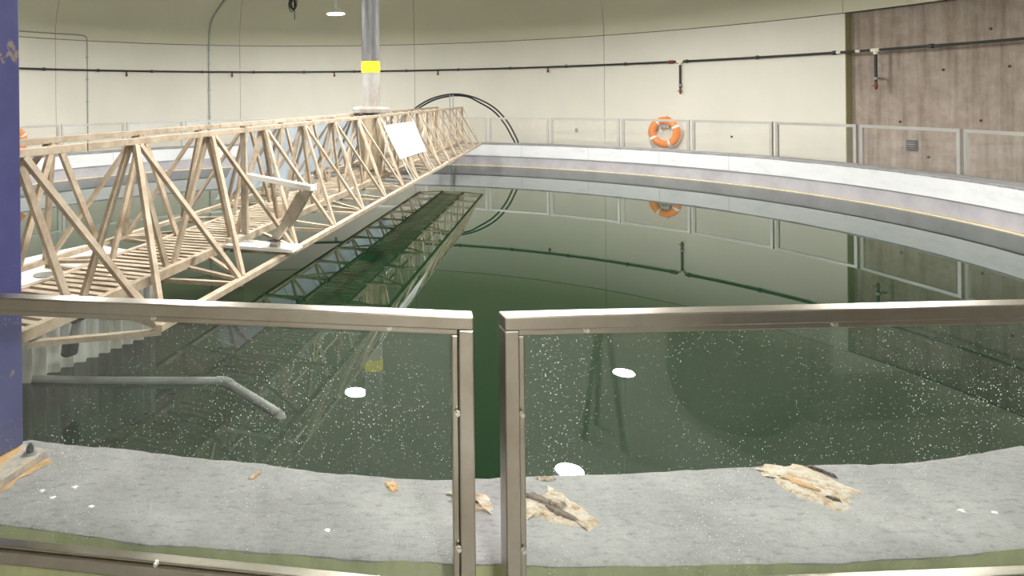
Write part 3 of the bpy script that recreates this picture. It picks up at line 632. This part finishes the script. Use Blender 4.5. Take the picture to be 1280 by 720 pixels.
# lifebuoys
def lifebuoy(a, z, label):
    c = pol(a, R_W-.105, z); out = (pol(a, -1, 0)-pol(a, 0, 0)).normalized(); tx = Vector((0, 0, 1)).cross(out).normalized(); up = Vector((0, 0, 1))
    t = empty('lifebuoy', c-up*.33, label, 'lifebuoy', 'orange lifebuoys on the wall')
    n, mI = 48, 14; Rm, rm_ = .248, .078
    mb = MB().tube([c+Rm*(cos(2*pi*i/n)*tx+sin(2*pi*i/n)*up) for i in range(n)], rm_, mI, closed=True); mb.build('ring', 'orange', t, True, flat_angle=80)
    for k in range(4):
        a0 = pi/4+k*pi/2-.3
        MB().tube([c+Rm*(cos(a0+.17*i/5-.085)*tx+sin(a0+.17*i/5-.085)*up) for i in range(6)], rm_+.003, mI).build('white_band', 'white', t, True, flat_angle=80)
    for k in range(4):
        a0 = pi/4+k*pi/2-.3; a1 = a0+pi/2; ptsr = [c+out*.02+(Rm+rm_+.008+.012*sin(pi*i/8))*(cos(a0+(a1-a0)*i/8)*tx+sin(a0+(a1-a0)*i/8)*up) for i in range(9)]
        MB().tube(ptsr, .007, 6).build('grab_rope', 'rope', t)
    bk = MB().box(c+up*.13-out*.03, (.16, .05, .07), tx, out).build('bracket', 'grey_metal', t); MB().tube([c+up*.31-out*.10+tx*.06, c+up*.34+out*.03+tx*.06], .014, 8).build('hook', 'grey_metal', bk)
    for sx_ in (-.075, .075): MB().tube(smooth_pts([c+up*.15+tx*sx_+out*.01, c+up*.05+tx*sx_*1.2+out*.02, c+up*.0+tx*sx_*.9+out*.02, c+up*.06+tx*sx_*.7+out*.02]), .008, 6).build('rope_loop', 'rope', t)
lifebuoy(50.5, .235, 'orange lifebuoy with white bands on the far wall behind the glass'); lifebuoy(-53.15, .20, 'orange lifebuoy mostly hidden behind the blue column at left')
# wall plates
def plate(name, a, z, w_, h_, m, label, cat, rr=R_W, slats=0):
    out = (pol(a, -1, 0)-pol(a, 0, 0)).normalized(); tx = Vector((0, 0, 1)).cross(out).normalized()
    t = empty(name, pol(a, rr, z-h_/2), label, cat); MB().box(pol(a, rr-.012, z), (w_, .026, h_), tx, out).build('plate', m, t, bevel=.003)
    MB().box(pol(a, rr-.026, z), (w_*.55, .006, h_*.55), tx, out).build('inset', 'grey_metal', t)
    for i in range(slats): MB().box(pol(a, rr-.03, z-h_/2+h_*(i+.5)/slats), (w_*.9, .014, h_/slats*.55), tx, out).build('louvre', 'darkbolt', t)
plate('wall_socket', 37.93, .227, .06, .09, 'grey_metal', 'small grey wall socket behind the far glass panel', 'socket')
plate('vent_grille', 77.54, .187, .15, .17, 'greypipe', 'square grey louvred vent low on the concrete wall', 'vent', R_W+.14, 5)
bo_ = MB().lathe([(.022, 0), (.018, .014)], pol(58.76, R_W, .189), 10, pol(58.76, -1, 0)-pol(58.76, 0, 0)).build('wall_bolt', 'darkbolt'); tag(bo_, 'tiny dark bolt in the cream wall right of the lifebuoy', 'bolt')
# cable coil hanging from the dome
ca, cr = -8.7, 7.75; zt_ = Z_SPRING+DOME_H*sqrt(1-(cr/R_W)**2)
co = empty('cable_coil', pol(ca, cr, 3.2), 'tangled black cable coil hanging from the dome near the lamp', 'cable')
MB().tube(smooth_pts([pol(ca, cr, zt_), pol(ca+.2, cr, 3.75), pol(ca-.2, cr, 3.5), pol(ca, cr, 3.35)]), .012, 6).build('cable', 'rubber', co)
rg = random.Random(11)
for k in range(5):
    cxx = rg.uniform(-.5, .5); rz = rg.uniform(.10, .17); rx = rg.uniform(.35, .6); zz = 3.34+rg.uniform(-.06, .06)
    MB().tube([pol(ca+cxx*.5+rx*cos(2*pi*i/18), cr+.03*sin(2*pi*i/9+k), zz+rz*sin(2*pi*i/18)) for i in range(18)], .011, 6, closed=True).build('loop', 'rubber', co)
MB().tube([pol(ca+.25, cr, 3.3), pol(ca+.32, cr, 3.1), pol(ca+.33, cr, 2.93)], .010, 6).build('tail', 'rubber', co)
MB().tube(smooth_pts([pol(ca, cr, 3.55), pol(ca-2, cr+.1, 3.47), pol(ca-4, cr+.2, 3.5), pol(ca-7.5, cr+.3, 3.56)]), .009, 6).build('slack_cable', 'rubber', co)

# ------------------------------------------------------------ lamps
def lamp(x, y, z, label, ztop=None):
    r = hypot(x-CX, y-CY); zt = ztop if ztop else Z_SPRING+DOME_H*sqrt(1-(r/R_W)**2)
    t = empty('pendant_lamp', (x, y, z), label, 'lamp', 'round pendant lamps under the dome')
    MB().lathe([(.175, 0), (.185, .01), (.185, .03), (.12, .055), (.06, .075), (.05, .12)], (x, y, z+.004), 32).build('housing', 'lampshell', t, True)
    MB().lathe([(.168, 0), (.168, .006)], (x, y, z-.002), 32).build('lens', 'lens', t)
    MB().tube([(x, y, z+.1), (x, y, zt-.005)], .03 if not ztop else .02, 10).build('stem', 'lampshell', t, True)
    MB().lathe([(.09, -.05), (.09, 0)], (x, y, zt-.003), 20).build('ceiling_rose', 'lampshell', t)
LZ = 2.75
lb = ['white round pendant lamp glowing left of the centre column, in view at the top', 'outer ring lamp above the life-buoy wall, reflected right in the water', 'outer ring lamp over the right side of the tank', 'outer ring lamp over the near walkway', 'outer ring lamp over the near left walkway', 'outer ring lamp over the far left wall']
for i, a in enumerate((-2.5, 57.6, 117.5, 177.5, 237.5, 297.5)): q_ = pol(a, 5.2 if i != 1 else 5.38, LZ); lamp(q_.x, q_.y, LZ, lb[i])
lb = ['inner ring lamp beyond the centre column, reflected beside it in the water', 'inner ring lamp right of the centre column, reflected at the near coping edge', 'inner ring lamp on the near side of the centre column', 'inner ring lamp left of the centre column over the bridge']
for i, (a, r) in enumerate(((-2.3, 2.23), (92.5, 2.46), (178, 2.35), (268, 2.35))): q_ = pol(a, r, LZ); lamp(q_.x, q_.y, LZ, lb[i])
lamp(.6, -1.6, 2.2, 'unseen lamp added to light the lobby behind the viewer', Z_SPRING)  # added lamp: brightens the unseen lobby that mirrors in the near glass

# ------------------------------------------------------------ stand-in shapes added behind the viewer to give the near glass its dark reflections
tb = empty('round_stand_in', (2.09, -.22, Z_FLOOR), 'dark round-bottomed stand-in shape added behind the viewer, mirrored in the right glass panel', 'tub')
MB().lathe([(.10, 0), (.19, .03), (.25, .10), (.28, .22), (.285, .95)], (2.09, -.22, Z_FLOOR), 28).build('body', 'darkthing', tb, True); MB().lathe([(.295, .93), (.295, .97)], (2.09, -.22, Z_FLOOR), 28).build('rim', 'slate', tb, True)
tr_ = empty('frame_stand_in', (3.0, -.3, Z_FLOOR), 'dark frame stand-in added behind the viewer, mirrored at the right end of the right glass panel', 'trolley')
MB().box((3.0, -.3, Z_FLOOR+.06), (1.2, .35, .06)).build('base_shelf', 'darkthing', tr_)
for x in (2.46, 3.54): MB().box((x, -.3, Z_FLOOR+.55), (.10, .3, .92)).build('upright', 'darkthing', tr_)
MB().bar((2.9, -.2, Z_FLOOR+.75), (3.5, -.2, Z_FLOOR+.25), .04, .22).build('slanting_panel', 'darkthing', tr_)
for x in (2.5, 3.5):
    for y in (-.43, -.17): MB().lathe([(.03, -.012), (.03, .012)], (x, y, Z_FLOOR+.03), 12, (1, 0, 0)).build('castor', 'black', tr_)
sd = empty('legged_stand_in', (1.42, -.15, Z_FLOOR), 'thin-legged dark stand-in shape added behind the viewer, mirrored beside the lamp reflection', 'stand')
for dx, dy in ((-.09, 0), (.03, .12), (.03, -.12)): MB().tube([(1.42+dx, -.15+dy, Z_FLOOR+.0), (1.42+dx*.25, -.15+dy*.25, Z_FLOOR+.5)], .012, 8).build('leg', 'black', sd)
MB().tube([(1.42, -.15, Z_FLOOR+.45), (1.42, -.15, Z_FLOOR+1.3)], .014, 8).build('mast', 'black', sd)
